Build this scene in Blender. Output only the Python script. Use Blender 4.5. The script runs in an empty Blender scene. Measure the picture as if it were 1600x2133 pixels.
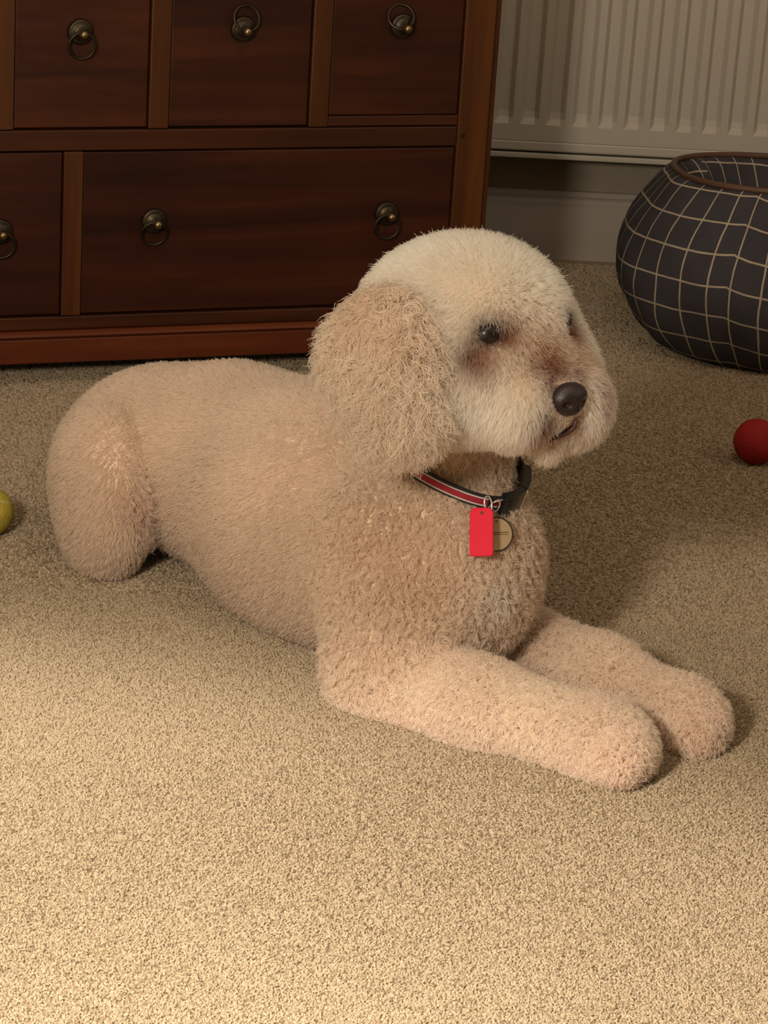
import bpy, bmesh, math, random
import numpy as np
from mathutils import Vector, Matrix, kdtree

# ------------------------------------------------------------------ camera, world, lights, exposure
SC = bpy.context.scene
COL = SC.collection
f_px = 5500.0
pitch, roll, cam_h = math.radians(20.0), math.radians(3.75), 1.0
cp, sp, cr, sr = math.cos(pitch), math.sin(pitch), math.cos(roll), math.sin(roll)
FWD = np.array([0, cp, -sp])
U0 = np.array([0, sp, cp])
RGT = np.array([cr, 0, 0]) + sr * U0
UPV = np.array([-sr, 0, 0]) + cr * U0
EYE = np.array([0, 0, cam_h])

def ray(x, y):
    return FWD + (x - 800) / f_px * RGT - (y - 1066.5) / f_px * UPV
def P(x, y, Y):
    d = ray(x, y)
    return EYE + d * (Y / d[1])
def G(x, y, z=0.0):
    d = ray(x, y)
    return EYE + d * ((z - cam_h) / d[2])

cam = bpy.data.cameras.new('camera')
cam.sensor_fit = 'HORIZONTAL'
cam.sensor_width = 36.0
cam.lens = f_px * 36.0 / 1600.0
cam.clip_start = 0.05
cam_o = bpy.data.objects.new('camera', cam)
M = Matrix.Identity(4)
for i in range(3):
    M[i][0], M[i][1], M[i][2], M[i][3] = RGT[i], UPV[i], -FWD[i], EYE[i]
cam_o.matrix_world = M
COL.objects.link(cam_o)
SC.camera = cam_o

SC.view_settings.view_transform = 'Standard'
SC.view_settings.look = 'None'
SC.view_settings.exposure = 0.0
SC.view_settings.gamma = 1.0
SC.view_settings.use_curve_mapping = False

world = bpy.data.worlds.new('world')
SC.world = world
world.use_nodes = True
world.node_tree.nodes['Background'].inputs[0].default_value = (1.0, 0.80, 0.58, 1)
world.node_tree.nodes['Background'].inputs[1].default_value = 0.02

def light(name, kind, loc, power, colour, target=None, **kw):
    l = bpy.data.lights.new(name, kind)
    l.energy = power
    l.color = colour
    for k, v in kw.items():
        setattr(l, k, v)
    o = bpy.data.objects.new(name, l)
    o.location = loc
    if target is not None:
        o.rotation_euler = (Vector(target) - Vector(loc)).to_track_quat('-Z', 'Y').to_euler()
    COL.objects.link(o)
    return o

WARM = (1.0, 0.89, 0.73)
LAMP = (-0.55, 0.75, 0.96)
# shaded table lamp to the left of the viewer: light through the shade, and the cone under its rim
light('lamp_shade_light', 'POINT', LAMP, 80.0, WARM, shadow_soft_size=0.11)
light('lamp_cone_light', 'SPOT', LAMP, 148.0, WARM, target=(LAMP[0], LAMP[1] + 0.001, 0.0),
      spot_size=math.radians(121.6), spot_blend=0.12, shadow_soft_size=0.06)
# dim fill under the ceiling, added to brighten the dog's head
# a second, fainter lamp at the far right of the room
light('far_lamp_light', 'POINT', (1.75, 2.3, 1.35), 9.0, WARM, shadow_soft_size=0.12)
light('ceiling_fill', 'AREA', (0.35, 1.7, 2.3), 7.0, WARM, target=(0.35, 1.7, 0), size=0.4)

# ------------------------------------------------------------------ helpers
def link(o, parent=None):
    COL.objects.link(o)
    if parent is not None:
        o.parent = parent
    return o
def empty(name, loc, rotz=0.0):
    o = bpy.data.objects.new(name, None)
    o.empty_display_size = 0.05
    o.location = loc
    o.rotation_euler = (0, 0, rotz)
    return link(o)
def tag(o, label=None, cat=None, group=None, kind=None):
    if label: o['label'] = label
    if cat: o['category'] = cat
    if group: o['group'] = group
    if kind: o['kind'] = kind
    return o
def obj(name, bm, m, parent=None, smooth=False, recalc=True):
    if recalc:
        bmesh.ops.recalc_face_normals(bm, faces=bm.faces)
    me = bpy.data.meshes.new(name)
    bm.to_mesh(me)
    bm.free()
    me.materials.append(m)
    if smooth:
        for p in me.polygons: p.use_smooth = True
    return link(bpy.data.objects.new(name, me), parent)
def add_box(bm, x0, x1, y0, y1, z0, z1, bev=0.0):
    vs = [bm.verts.new((x, y, z)) for x in (x0, x1) for y in (y0, y1) for z in (z0, z1)]
    q = [(0, 1, 3, 2), (4, 6, 7, 5), (0, 4, 5, 1), (2, 3, 7, 6), (0, 2, 6, 4), (1, 5, 7, 3)]
    fs = [bm.faces.new([vs[i] for i in a]) for a in q]
    if bev > 0:
        es = list({e for f in fs for e in f.edges})
        bmesh.ops.bevel(bm, geom=es, offset=bev, segments=2, affect='EDGES', profile=0.5)
def box(*a, bev=0.0):
    bm = bmesh.new()
    add_box(bm, *a, bev=bev)
    return bm
def add_tube(bm, pts, rad, seg=8, closed=False):
    pts = [Vector(p) for p in pts]
    n = len(pts)
    rads = rad if hasattr(rad, '__len__') else [rad] * n
    rings, up = [], None
    for i in range(n):
        if closed:
            t = pts[(i + 1) % n] - pts[i - 1]
        else:
            t = pts[min(i + 1, n - 1)] - pts[max(i - 1, 0)]
        t.normalize()
        if up is None:
            up = t.orthogonal().normalized()
        up = (up - t * up.dot(t)).normalized()
        b = t.cross(up)
        rings.append([bm.verts.new(pts[i] + (up * math.cos(2 * math.pi * k / seg) + b * math.sin(2 * math.pi * k / seg)) * rads[i]) for k in range(seg)])
    for i in range(n if closed else n - 1):
        A, B = rings[i], rings[(i + 1) % n]
        for k in range(seg):
            bm.faces.new((A[k], A[(k + 1) % seg], B[(k + 1) % seg], B[k]))
    if not closed:
        bm.faces.new(rings[0][::-1]); bm.faces.new(rings[-1])
def add_lathe(bm, prof, mat=Matrix.Identity(4), seg=24):
    rings = []
    for r, z in prof:
        if r < 1e-6:
            rings.append([bm.verts.new(mat @ Vector((0, 0, z)))])
        else:
            rings.append([bm.verts.new(mat @ Vector((r * math.cos(2 * math.pi * k / seg), r * math.sin(2 * math.pi * k / seg), z))) for k in range(seg)])
    for A, B in zip(rings, rings[1:]):
        for k in range(seg):
            a = [A[k % len(A)], A[(k + 1) % seg % len(A)], B[(k + 1) % seg % len(B)], B[k % len(B)]]
            u = []
            for v in a:
                if v not in u: u.append(v)
            if len(u) > 2: bm.faces.new(u)
def add_sphere(bm, c, r, seg=32, rings=20):
    bmesh.ops.create_uvsphere(bm, u_segments=seg, v_segments=rings, radius=r, matrix=Matrix.Translation(Vector(c)))

# materials
class NT:
    def __init__(self, name):
        self.m = bpy.data.materials.new(name)
        self.m.use_nodes = True
        self.t = self.m.node_tree
        self.b = self.t.nodes['Principled BSDF']
    def n(self, typ, **kw):
        nd = self.t.nodes.new(typ)
        for k, v in kw.items():
            if k.startswith('i_'):
                nd.inputs[k[2:].replace('_', ' ')].default_value = v
            else:
                setattr(nd, k, v)
        return nd
    def l(self, a, b):
        self.t.links.new(a, b)
    def ramp(self, fac, stops):
        r = self.n('ShaderNodeValToRGB')
        e = r.color_ramp.elements
        while len(e) < len(stops): e.new(0.5)
        for x, (pos, c) in zip(e, stops):
            x.position = pos
            x.color = (*c, 1) if len(c) == 3 else c
        self.l(fac, r.inputs[0])
        return r.outputs[0]
    def math(self, op, a, b=None, c=None):
        nd = self.n('ShaderNodeMath', operation=op)
        for i, v in enumerate((a, b, c)):
            if v is None: continue
            if isinstance(v, (int, float)): nd.inputs[i].default_value = v
            else: self.l(v, nd.inputs[i])
        return nd.outputs[0]
    def bump(self, height, strength, dist):
        b = self.n('ShaderNodeBump')
        b.inputs['Strength'].default_value = strength
        b.inputs['Distance'].default_value = dist
        self.l(height, b.inputs['Height'])
        self.l(b.outputs[0], self.b.inputs['Normal'])
    def noise(self, vec, scale, detail=3.0, rough=0.5, dist=0.0):
        nd = self.n('ShaderNodeTexNoise')
        nd.inputs['Scale'].default_value = scale
        nd.inputs['Detail'].default_value = detail
        nd.inputs['Roughness'].default_value = rough
        nd.inputs['Distortion'].default_value = dist
        if vec is not None: self.l(vec, nd.inputs['Vector'])
        return nd.outputs['Fac']
    def coord(self, which='Object', scale=(1, 1, 1)):
        tc = self.n('ShaderNodeTexCoord')
        mp = self.n('ShaderNodeMapping')
        mp.inputs['Scale'].default_value = scale
        self.l(tc.outputs[which], mp.inputs['Vector'])
        return mp.outputs[0]

def plain(name, col, rough=0.5, metal=0.0, spec=0.5, bump=None, var=0.0, scale=20):
    t = NT(name)
    t.b.inputs['Roughness'].default_value = rough
    t.b.inputs['Metallic'].default_value = metal
    t.b.inputs['Specular IOR Level'].default_value = spec
    v = t.coord()
    f = t.noise(v, scale, 4)
    c0 = tuple(x * (1 - var) for x in col)
    c1 = tuple(min(1, x * (1 + var)) for x in col)
    t.l(t.ramp(f, [(0.3, c0), (0.7, c1)]), t.b.inputs['Base Color'])
    if bump:
        t.bump(t.noise(v, bump[0], 3), bump[1], bump[2])
    return t.m

def wood(name, dark, mid, light_, axis, rough=0.42):
    """grain runs along the given local axis"""
    t = NT(name)
    s = [26.0, 26.0, 26.0]
    s['xyz'.index(axis)] = 1.6
    v = t.coord('Object', tuple(s))
    oi = t.n('ShaderNodeObjectInfo')
    va = t.n('ShaderNodeVectorMath', operation='ADD')
    t.l(v, va.inputs[0])
    cx = t.n('ShaderNodeCombineXYZ')
    for i in range(3): t.l(t.math('MULTIPLY', oi.outputs['Random'], 37.0 + i * 11), cx.inputs[i])
    t.l(cx.outputs[0], va.inputs[1])
    n1 = t.noise(va.outputs[0], 1.0, 6, 0.62, 0.6)
    s2 = [3.0, 3.0, 3.0]
    s2['xyz'.index(axis)] = 1.2
    vb = t.coord('Object', tuple(s2))
    vd = t.n('ShaderNodeVectorMath', operation='ADD')
    t.l(vb, vd.inputs[0]); t.l(cx.outputs[0], vd.inputs[1])
    n2 = t.noise(vd.outputs[0], 1.6, 3, 0.5, 0.3)
    f = t.math('ADD', t.math('MULTIPLY', n1, 0.62), t.math('MULTIPLY', n2, 0.38))
    col = t.ramp(f, [(0.36, dark), (0.5, mid), (0.63, light_)])
    t.l(col, t.b.inputs['Base Color'])
    t.b.inputs['Roughness'].default_value = rough
    t.b.inputs['Specular IOR Level'].default_value = 0.35
    t.bump(n1, 0.12, 0.0015)
    return t.m

# ------------------------------------------------------------------ the room
B = math.radians(3.6)                           # the radiator wall's turn against the view
wc = G(1200, 537)                               # a point where that wall meets the floor
du = np.array([math.cos(B), math.sin(B), 0])    # along the wall
dn = np.array([math.sin(B), -math.cos(B), 0])   # out of the wall, into the room
room = Matrix(((du[0], -dn[0], 0, wc[0]), (du[1], -dn[1], 0, wc[1]), (0, 0, 1, 0), (0, 0, 0, 1)))  # local x along wall, y into the wall

m_carpet = NT('beige_carpet')
t = m_carpet
v = t.coord()
n_f = t.noise(v, 420, 3, 0.6, 0.5)
n_m = t.noise(v, 60, 3, 0.55)
n_l = t.noise(v, 6, 3)
f = t.math('ADD', t.math('MULTIPLY', n_f, 0.6), t.math('ADD', t.math('MULTIPLY', n_m, 0.2), t.math('MULTIPLY', n_l, 0.2)))
t.l(t.ramp(f, [(0.3, (0.28, 0.21, 0.14)), (0.7, (0.39, 0.305, 0.21))]), t.b.inputs['Base Color'])
t.b.inputs['Roughness'].default_value = 0.95
t.b.inputs['Specular IOR Level'].default_value = 0.1
t.bump(n_f, 0.5, 0.003)
m_wall = plain('painted_wall', (0.34, 0.29, 0.22), 0.85, spec=0.2, bump=(120, 0.08, 0.002), var=0.04)
m_ceiling = plain('white_ceiling', (0.75, 0.72, 0.66), 0.9, spec=0.2, var=0.02)
m_skirt = plain('painted_skirting', (0.37, 0.315, 0.265), 0.5, spec=0.4, var=0.04, scale=6)

def struct(name, bm, m):
    o = obj(name, bm, m)
    o.matrix_world = room
    return tag(o, kind='structure')
XL, XR, YF = -2.4, 2.2, -5.6
struct('floor', box(XL, XR, YF, 0.0, -0.05, 0.0), m_carpet.m)
struct('wall_back', box(XL, XR, 0.0, 0.12, -0.05, 2.4), m_wall)
struct('wall_left', box(XL - 0.12, XL, YF - 0.12, 0.12, -0.05, 2.4), m_wall)
struct('wall_right', box(XR, XR + 0.12, YF - 0.12, 0.12, -0.05, 2.4), m_wall)
struct('wall_front', box(XL, XR, YF - 0.12, YF, -0.05, 2.4), m_wall)
struct('ceiling', box(XL - 0.12, XR + 0.12, YF - 0.12, 0.12, 2.4, 2.5), m_ceiling)
bm = bmesh.new()                                 # skirting board with a stepped, rounded top edge
prof = [(0.0, 0.0), (-0.016, 0.0), (-0.016, 0.088), (-0.013, 0.094), (-0.008, 0.097), (-0.006, 0.104), (0.0, 0.105)]
A = [bm.verts.new((XL, y, z)) for y, z in prof]
Bv = [bm.verts.new((XR, y, z)) for y, z in prof]
for i in range(len(prof)):
    j = (i + 1) % len(prof)
    bm.faces.new((A[i], A[j], Bv[j], Bv[i]))
bm.faces.new(A[::-1]); bm.faces.new(Bv)
struct('baseboard_back', bm, m_skirt)

# ------------------------------------------------------------------ radiator
m_rad = plain('cream_enamel', (0.47, 0.42, 0.355), 0.38, spec=0.5, var=0.02, scale=5)
rad = empty('radiator', (0, 0, 0))
rad.matrix_world = room @ Matrix.Translation((0.0, 0.0, 0.0))
tag(rad, 'cream ribbed panel radiator mounted on the wall behind the chest', 'radiator')
RX0, RX1, RZ0, RZ1 = -0.40, 0.92, 0.1735, 0.70
PIT = 0.0383
FR = -0.105                                      # front face of the panel
def rib_panel():
    """pressed sheet: flat lands with flat-bottomed channels whose ends slope"""
    bm = bmesh.new()
    xs, ds = [], []
    x = RX0 + 0.03
    xs.append(RX0); ds.append(0)
    # phase: a channel's right wall lies at -0.124
    k0 = math.ceil((RX0 + 0.05 + 0.124) / PIT)
    k1 = int((RX1 - 0.05 + 0.124) / PIT)
    for k in range(k0, k1 + 1):
        e = -0.124 + k * PIT
        xs += [e - 0.0280, e - 0.0215, e - 0.0065, e - 0.0005]
        ds += [0, 1, 1, 0]
    xs.append(RX1); ds.append(0)
    zs = [(RZ0 + 0.028, 0.0), (RZ0 + 0.050, 0.0), (RZ0 + 0.059, 0.75), (RZ0 + 0.068, 1.0), (RZ1 - 0.068, 1.0), (RZ1 - 0.052, 0.0), (RZ1 - 0.026, 0.0)]
    zs = [(RZ0 + 0.026, 0.0)] + zs
    g = [[bm.verts.new((x, FR + 0.0085 * d * w, z)) for x, d in zip(xs, ds)] for z, w in zs]
    for r0, r1 in zip(g, g[1:]):
        for i in range(len(xs) - 1):
            bm.faces.new((r0[i], r0[i + 1], r1[i + 1], r1[i]))
    return bm
o = obj('ribbed_panel', rib_panel(), m_rad, rad, recalc=False)
sol = o.modifiers.new('sheet', 'SOLIDIFY'); sol.thickness = 0.002; sol.offset = -1
obj('bottom_seam', box(RX0, RX1, FR, FR + 0.012, RZ0 + 0.0105, RZ0 + 0.026, bev=0.003), m_rad, rad)
obj('back_panel', box(RX0, RX1, FR + 0.058, FR + 0.066, RZ0 + 0.004, RZ1, bev=0.002), m_rad, rad)
obj('lower_channel', box(RX0, RX1, FR + 0.003, FR + 0.060, RZ0 - 0.001, RZ0 + 0.0075, bev=0.002), m_rad, rad)
obj('top_grille', box(RX0, RX1, FR, FR + 0.064, RZ1 - 0.026, RZ1 + 0.004, bev=0.003), m_rad, rad)
for x in (RX0 + 0.15, RX1 - 0.15):
    obj('wall_bracket', box(x - 0.015, x + 0.015, FR + 0.064, -0.001, RZ0 + 0.05, RZ1 - 0.06, bev=0.002), m_rad, rad)

# ------------------------------------------------------------------ chest of drawers
w_dr = wood('red_brown_drawer_wood', (0.018, 0.0036, 0.0011), (0.036, 0.0072, 0.0019), (0.064, 0.0155, 0.0040), 'x')
w_h = wood('brown_rail_wood', (0.022, 0.0052, 0.0014), (0.045, 0.0110, 0.0028), (0.072, 0.020, 0.005), 'x')
w_v = wood('brown_post_wood', (0.030, 0.0078, 0.0014), (0.060, 0.0165, 0.0026), (0.100, 0.032, 0.0050), 'z')
w_pl = wood('red_plinth_wood', (0.072, 0.0155, 0.0045), (0.115, 0.025, 0.0072), (0.16, 0.042, 0.012), 'x', 0.38)
w_dk = plain('dark_carcass_wood', (0.018, 0.008, 0.004), 0.7, spec=0.2, var=0.2)
m_brass = plain('aged_brass', (0.30, 0.22, 0.11), 0.33, metal=1.0, var=0.25, scale=60)
m_iron = plain('dark_bronze', (0.06, 0.045, 0.03), 0.42, metal=0.9, var=0.3, scale=60)

CA = math.radians(20.3)
cp0 = G(0, 812)
chest = empty('chest_of_drawers', tuple(cp0), CA)
tag(chest, 'dark reddish wooden chest of many small drawers with brass ring pulls', 'chest of drawers')
HW, DEP, TOPZ = 0.629, 0.40, 0.60               # half width, depth, height; local x along front, y back, z up
ZB0, ZB1, ZT0, ZT1 = 0.092, 0.2965, 0.324, 0.555
# carcass
for s in (-1, 1):
    obj('corner_post', box(min(s * 0.579, s * 0.620), max(s * 0.579, s * 0.620), 0.0, 0.05, 0.074, TOPZ - 0.025, bev=0.0018), w_v, chest)
    obj('side_panel', box(min(s * 0.6203, s * HW), max(s * 0.6203, s * HW), 0.006, DEP, 0.074, TOPZ - 0.025, bev=0.0015), w_v, chest)
    for y in (0.03, DEP - 0.07):
        obj('foot', box(s * 0.58 - 0.03, s * 0.58 + 0.03, y, y + 0.05, 0.0005, 0.034, bev=0.003), w_dk, chest)
obj('back_board', box(-0.62, 0.62, DEP - 0.012, DEP - 0.002, 0.05, TOPZ - 0.026), w_dk, chest)
obj('bottom_board', box(-0.62, 0.62, 0.02, DEP - 0.013, 0.036, 0.05), w_dk, chest)
obj('top_board', box(-HW - 0.02, HW + 0.02, -0.018, DEP + 0.005, TOPZ - 0.025, TOPZ, bev=0.004), w_h, chest)
obj('middle_rail', box(-0.5785, 0.5785, 0.0005, 0.04, ZB1 + 0.0012, ZT0 - 0.0012, bev=0.0015), w_h, chest)
obj('top_rail', box(-0.5785, 0.5785, 0.0005, 0.04, ZT1 + 0.001, TOPZ - 0.0255, bev=0.0015), w_h, chest)
obj('bottom_rail', box(-0.5785, 0.5785, 0.0005, 0.04, 0.0745, ZB0 - 0.0012, bev=0.0015), w_h, chest)
# base: a rounded moulding and the plinth board below
bm = bmesh.new()
prof = [(0.03, 0.066), (-0.006, 0.066), (-0.0085, 0.0685), (-0.0075, 0.0715), (-0.003, 0.0735), (0.03, 0.0735)]
A = [bm.verts.new((-HW - 0.006, y, z)) for y, z in prof]
Bv = [bm.verts.new((HW + 0.006, y, z)) for y, z in prof]
for i in range(len(prof)):
    j = (i + 1) % len(prof)
    bm.faces.new((A[i], A[j], Bv[j], Bv[i]))
bm.faces.new(A[::-1]); bm.faces.new(Bv)
obj('base_moulding', bm, w_pl, chest)
obj('plinth', box(-HW - 0.004, HW + 0.004, -0.005, 0.02, 0.033, 0.0645, bev=0.002), w_pl, chest)
for s in (-1, 1):
    x = s * (HW - 0.007)
    obj('side_plinth', box(x - 0.011, x + 0.011, 0.0205, DEP, 0.033, 0.073, bev=0.002), w_h, chest)
for x in (-0.3935, -0.190, 0.0, 0.190, 0.3935):
    wd = 0.0125
    obj('drawer_divider', box(x - wd, x + wd, -0.001, 0.04, ZT0, ZT1, bev=0.0015), w_v, chest)
for x in (-0.0865, 0.0865):
    obj('drawer_divider', box(x - 0.0120, x + 0.0120, -0.001, 0.04, ZB0, ZB1, bev=0.0015), w_v, chest)
# the small dark peg in the right post
bm = bmesh.new()
add_lathe(bm, [(0, -0.0004), (0.0032, -0.0004), (0.0032, 0.004)], Matrix.Translation((0.5865, 0.0, 0.3105)) @ Matrix.Rotation(-math.pi / 2, 4, 'X'), 10)
obj('peg', bm, w_dk, chest)

RX = Matrix.Rotation(math.pi / 2, 4, 'X')       # local z -> -y (towards the room)
def handle(drawer, x, z, swing=0.0, rot=0.0):
    """round rosette, ball-tipped post and a ring hanging from it; swing in radians turns the ring up"""
    base = Matrix.Translation((x, 0.0, z)) @ RX @ Matrix.Scale(1.2, 4)
    bm = bmesh.new()
    add_lathe(bm, [(0, 0.0052), (0.004, 0.0052), (0.0075, 0.0040), (0.0085, 0.0028), (0.0105, 0.0034), (0.0125, 0.0024), (0.0132, 0.0), (0.0132, -0.0015)], base, 28)
    obj('back_plate', bm, m_iron, drawer, smooth=True)
    bm = bmesh.new()
    add_lathe(bm, [(0.0028, 0.003), (0.0026, 0.010), (0.0034, 0.0115), (0.0046, 0.0135), (0.0050, 0.016), (0.0042, 0.0185), (0.0024, 0.0203), (0, 0.0208)], base, 18)
    obj('knob', bm, m_brass, drawer, smooth=True)
    bm = bmesh.new()
    R = 0.0160
    rm = Matrix.Translation((x, -0.0115, z)) @ Matrix.Rotation(rot, 4, 'Y') @ Matrix.Rotation(swing, 4, 'X')
    # ring centre hangs R below the post
    pts = [rm @ Vector((R * math.sin(2 * math.pi * k / 28), 0, -R + 0.001 + R * math.cos(2 * math.pi * k / 28))) for k in range(28)]
    add_tube(bm, pts, 0.0017, 8, closed=True)
    obj('ring_pull', bm, m_iron, drawer, smooth=True)
def drawer(x0, x1, z0, z1, knobs):
    g = 0.0012
    bm = box(x0 + g, x1 - g, 0.0035, 0.022, z0 + g, z1 - g, bev=0.0015)
    add_box(bm, x0 + 0.008, x1 - 0.008, 0.022, DEP - 0.03, z0 + 0.006, z1 - 0.03)
    d = obj('drawer', bm, w_dr, chest)
    for k in knobs: handle(d, k[0], k[1], *(k[2:] or (0.12,)))
    return d
ux = [-0.579, -0.3935, -0.190, 0.0, 0.190, 0.3935, 0.579]
for i in range(6):
    a = ux[i] + (0.0125 if i else 0.0)
    b = ux[i + 1] - (0.0125 if i < 5 else 0.0)
    zk = 0.441 + 0.004 * (i - 3)
    ring = {3: (0.12, 0.0), 4: (2.75, 0.15), 5: (2.6, -0.35)}.get(i, (0.12, 0.0))
    if i == 5:
        drawer(a, b, ZT0 + 0.0125, ZT1, [((a + b) / 2 + 0.004, zk, *ring)])
        obj('drawer_lip', box(a + 0.001, b - 0.0005, 0.001, 0.03, ZT0 + 0.0005, ZT0 + 0.0128, bev=0.001), w_h, chest)
    else:
        drawer(a, b, ZT0, ZT1, [((a + b) / 2 - (0.004 if i == 3 else 0), zk, *ring)])
drawer(-0.0745, 0.0745, ZB0, ZB1, [(-0.0025, 0.200, 0.12, 0)])
drawer(0.0985, 0.579, ZB0, ZB1, [(0.1885, 0.209, 0.3, 0.1), (0.491, 0.212, 0.1, 0.15)])
drawer(-0.579, -0.0985, ZB0, ZB1, [(-0.491, 0.210, 0.1, 0), (-0.1885, 0.208, 0.1, 0)])

# ------------------------------------------------------------------ plaid dog bed
def plaid(name):
    t = NT(name)
    uv = t.n('ShaderNodeUVMap', uv_map='cloth')
    sx = t.n('ShaderNodeSeparateXYZ')
    wob = t.n('ShaderNodeTexNoise'); wob.inputs['Scale'].default_value = 14.0
    t.l(uv.outputs[0], wob.inputs['Vector'])
    sc = t.n('ShaderNodeVectorMath', operation='SCALE'); sc.inputs['Scale'].default_value = 0.006
    t.l(wob.outputs['Color'], sc.inputs[0])
    ad = t.n('ShaderNodeVectorMath', operation='ADD')
    t.l(uv.outputs[0], ad.inputs[0]); t.l(sc.outputs[0], ad.inputs[1])
    t.l(ad.outputs[0], sx.inputs[0])
    def line(c, width):
        fr = t.math('FRACT', t.math('DIVIDE', c, 0.041))
        return t.math('LESS_THAN', t.math('ABSOLUTE', t.math('SUBTRACT', fr, 0.5)), width)
    lu, lv = line(sx.outputs[0], 0.030), line(sx.outputs[1], 0.030)
    on = t.math('MAXIMUM', lu, lv)
    weave = t.noise(uv.outputs[0], 900, 2)
    big = t.noise(uv.outputs[0], 30, 3)
    base = t.ramp(t.math('ADD', t.math('MULTIPLY', weave, 0.6), t.math('MULTIPLY', big, 0.4)), [(0.3, (0.038, 0.034, 0.038)), (0.7, (0.062, 0.056, 0.062))])
    hue = t.ramp(big, [(0.35, (0.44, 0.33, 0.24)), (0.5, (0.50, 0.42, 0.29)), (0.65, (0.43, 0.34, 0.30))])
    mx = t.n('ShaderNodeMix', data_type='RGBA')
    t.l(t.math('MULTIPLY', on, 0.8), mx.inputs['Factor']); t.l(base, mx.inputs['A']); t.l(hue, mx.inputs['B'])
    t.l(mx.outputs['Result'], t.b.inputs['Base Color'])
    t.b.inputs['Roughness'].default_value = 0.9
    t.b.inputs['Specular IOR Level'].default_value = 0.15
    t.bump(weave, 0.2, 0.001)
    return t.m
m_plaid = plaid('grey_check_cloth')
m_pipe = plain('brown_piping', (0.10, 0.045, 0.025), 0.55, var=0.15)
m_cush = plain('dark_bed_lining', (0.05, 0.045, 0.043), 0.95, spec=0.1, bump=(90, 0.4, 0.004), var=0.2)
BX, BY = 0.566, 3.535
bed = empty('dog_bed', (BX, BY, 0.0), math.radians(3.6))
tag(bed, 'grey and white check fabric dog bed with brown piping under the radiator', 'dog bed')
bprof = [(0.62, 0.0005), (0.74, 0.002), (0.84, 0.018), (0.93, 0.050), (0.985, 0.085), (1.0, 0.115), (0.985, 0.142), (0.935, 0.175), (0.865, 0.202), (0.82, 0.219), (0.78, 0.231), (0.745, 0.236),
         (0.71, 0.232), (0.675, 0.220), (0.63, 0.195), (0.595, 0.16), (0.575, 0.13), (0.57, 0.085)]
def bed_r(th, fr):
    """rounded rectangle in plan, more so towards the floor"""
    a, b = 0.272 * fr, 0.212 * fr
    n = 2.5
    c, s = abs(math.cos(th)), abs(math.sin(th))
    return (c ** n / a ** n + s ** n / b ** n) ** (-1 / n)
def bed_panel(t0, t1, du_, dv_, tilt, end_line=None):
    bm = bmesh.new()
    uvl = bm.loops.layers.uv.new('cloth')
    nt = 34
    U, V = {}, {}
    rows = []
    # resample the profile smoothly
    pr = []
    for i in range(len(bprof) - 1):
        p0, p1, p2, p3 = (bprof[max(i - 1, 0)], bprof[i], bprof[i + 1], bprof[min(i + 2, len(bprof) - 1)])
        for q in range(3):
            u = q / 3
            pr.append(tuple(0.5 * ((2 * p1[k]) + (-p0[k] + p2[k]) * u + (2 * p0[k] - 5 * p1[k] + 4 * p2[k] - p3[k]) * u * u + (-p0[k] + 3 * p1[k] - 3 * p2[k] + p3[k]) * u ** 3) for k in (0, 1)))
    pr.append(bprof[-1])
    rnd = random.Random(5)
    arc = [0.0]
    for a, b in zip(pr, pr[1:]):
        arc.append(arc[-1] + math.hypot((b[0] - a[0]) * 0.25, b[1] - a[1]))
    s = 0.0
    last = None
    ss = []
    for j in range(nt + 1):
        th = t0 + (t1 - t0) * j / nt
        r = bed_r(th, 1.0)
        pnt = (r * math.cos(th), r * math.sin(th))
        if last: s += math.hypot(pnt[0] - last[0], pnt[1] - last[1])
        last = pnt
        ss.append(s)
    if end_line is not None:                        # a woven line runs this far before the panel's end
        du_ = 0.0205 + end_line - s + 0.041 * 20
    for i, (fr, z) in enumerate(pr):
        row = []
        for j in range(nt + 1):
            th = t0 + (t1 - t0) * j / nt
            e = min(j, nt - j)
            pinch = 0.006 * math.exp(-(e / 1.2) ** 2) * min(1, z / 0.05)        # drawn in at the seam
            wv = 0.004 * math.sin(th * 9 + z * 25) * math.sin(z * 18) + 0.003 * math.sin(th * 17 - z * 60) * max(0, 1 - z / 0.12)
            r = bed_r(th, fr) - pinch + wv * min(1, z / 0.02)
            v_ = bm.verts.new((r * math.cos(th), r * math.sin(th), max(0.0005, z - 0.010 * math.sin(th) * (z / 0.24) ** 2)))
            U[v_], V[v_] = ss[j] + du_, arc[i] + dv_ + tilt * ss[j]
            row.append(v_)
        rows.append(row)
    for r0, r1 in zip(rows, rows[1:]):
        for j in range(nt):
            fc = bm.faces.new((r0[j], r0[j + 1], r1[j + 1], r1[j]))
            for lp in fc.loops: lp[uvl].uv = (U[lp.vert], V[lp.vert])
    return bm
seams = [math.radians(a) for a in (-129, -35, 55, 145, 231)]
for i in range(4):
    o = obj('side_panel', bed_panel(seams[i], seams[i + 1], (0.0125, 0.019, 0.026, 0.0)[i], (0.006, 0.0, 0.009, 0.013)[i], (0.16, 0.0, 0.05, -0.02)[i], 0.022 if i == 3 else None), m_plaid, bed, smooth=True, recalc=False)
bm = bmesh.new()
pts = []
for k in range(72):
    th = 2 * math.pi * k / 72
    r = bed_r(th, 0.745)
    pts.append((r * math.cos(th), r * math.sin(th), 0.2385 - 0.010 * math.sin(th)))
add_tube(bm, pts, 0.0042, 8, closed=True)
obj('piping', bm, m_pipe, bed, smooth=True)
bm = bmesh.new()
N = 48
rows = []
for fr, z in [(0.60, 0.02), (0.60, 0.075), (0.55, 0.092), (0.4, 0.10), (0.2, 0.098)]:
    rows.append([bm.verts.new((bed_r(2 * math.pi * k / N, fr) * math.cos(2 * math.pi * k / N), bed_r(2 * math.pi * k / N, fr) * math.sin(2 * math.pi * k / N), z)) for k in range(N)])
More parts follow.
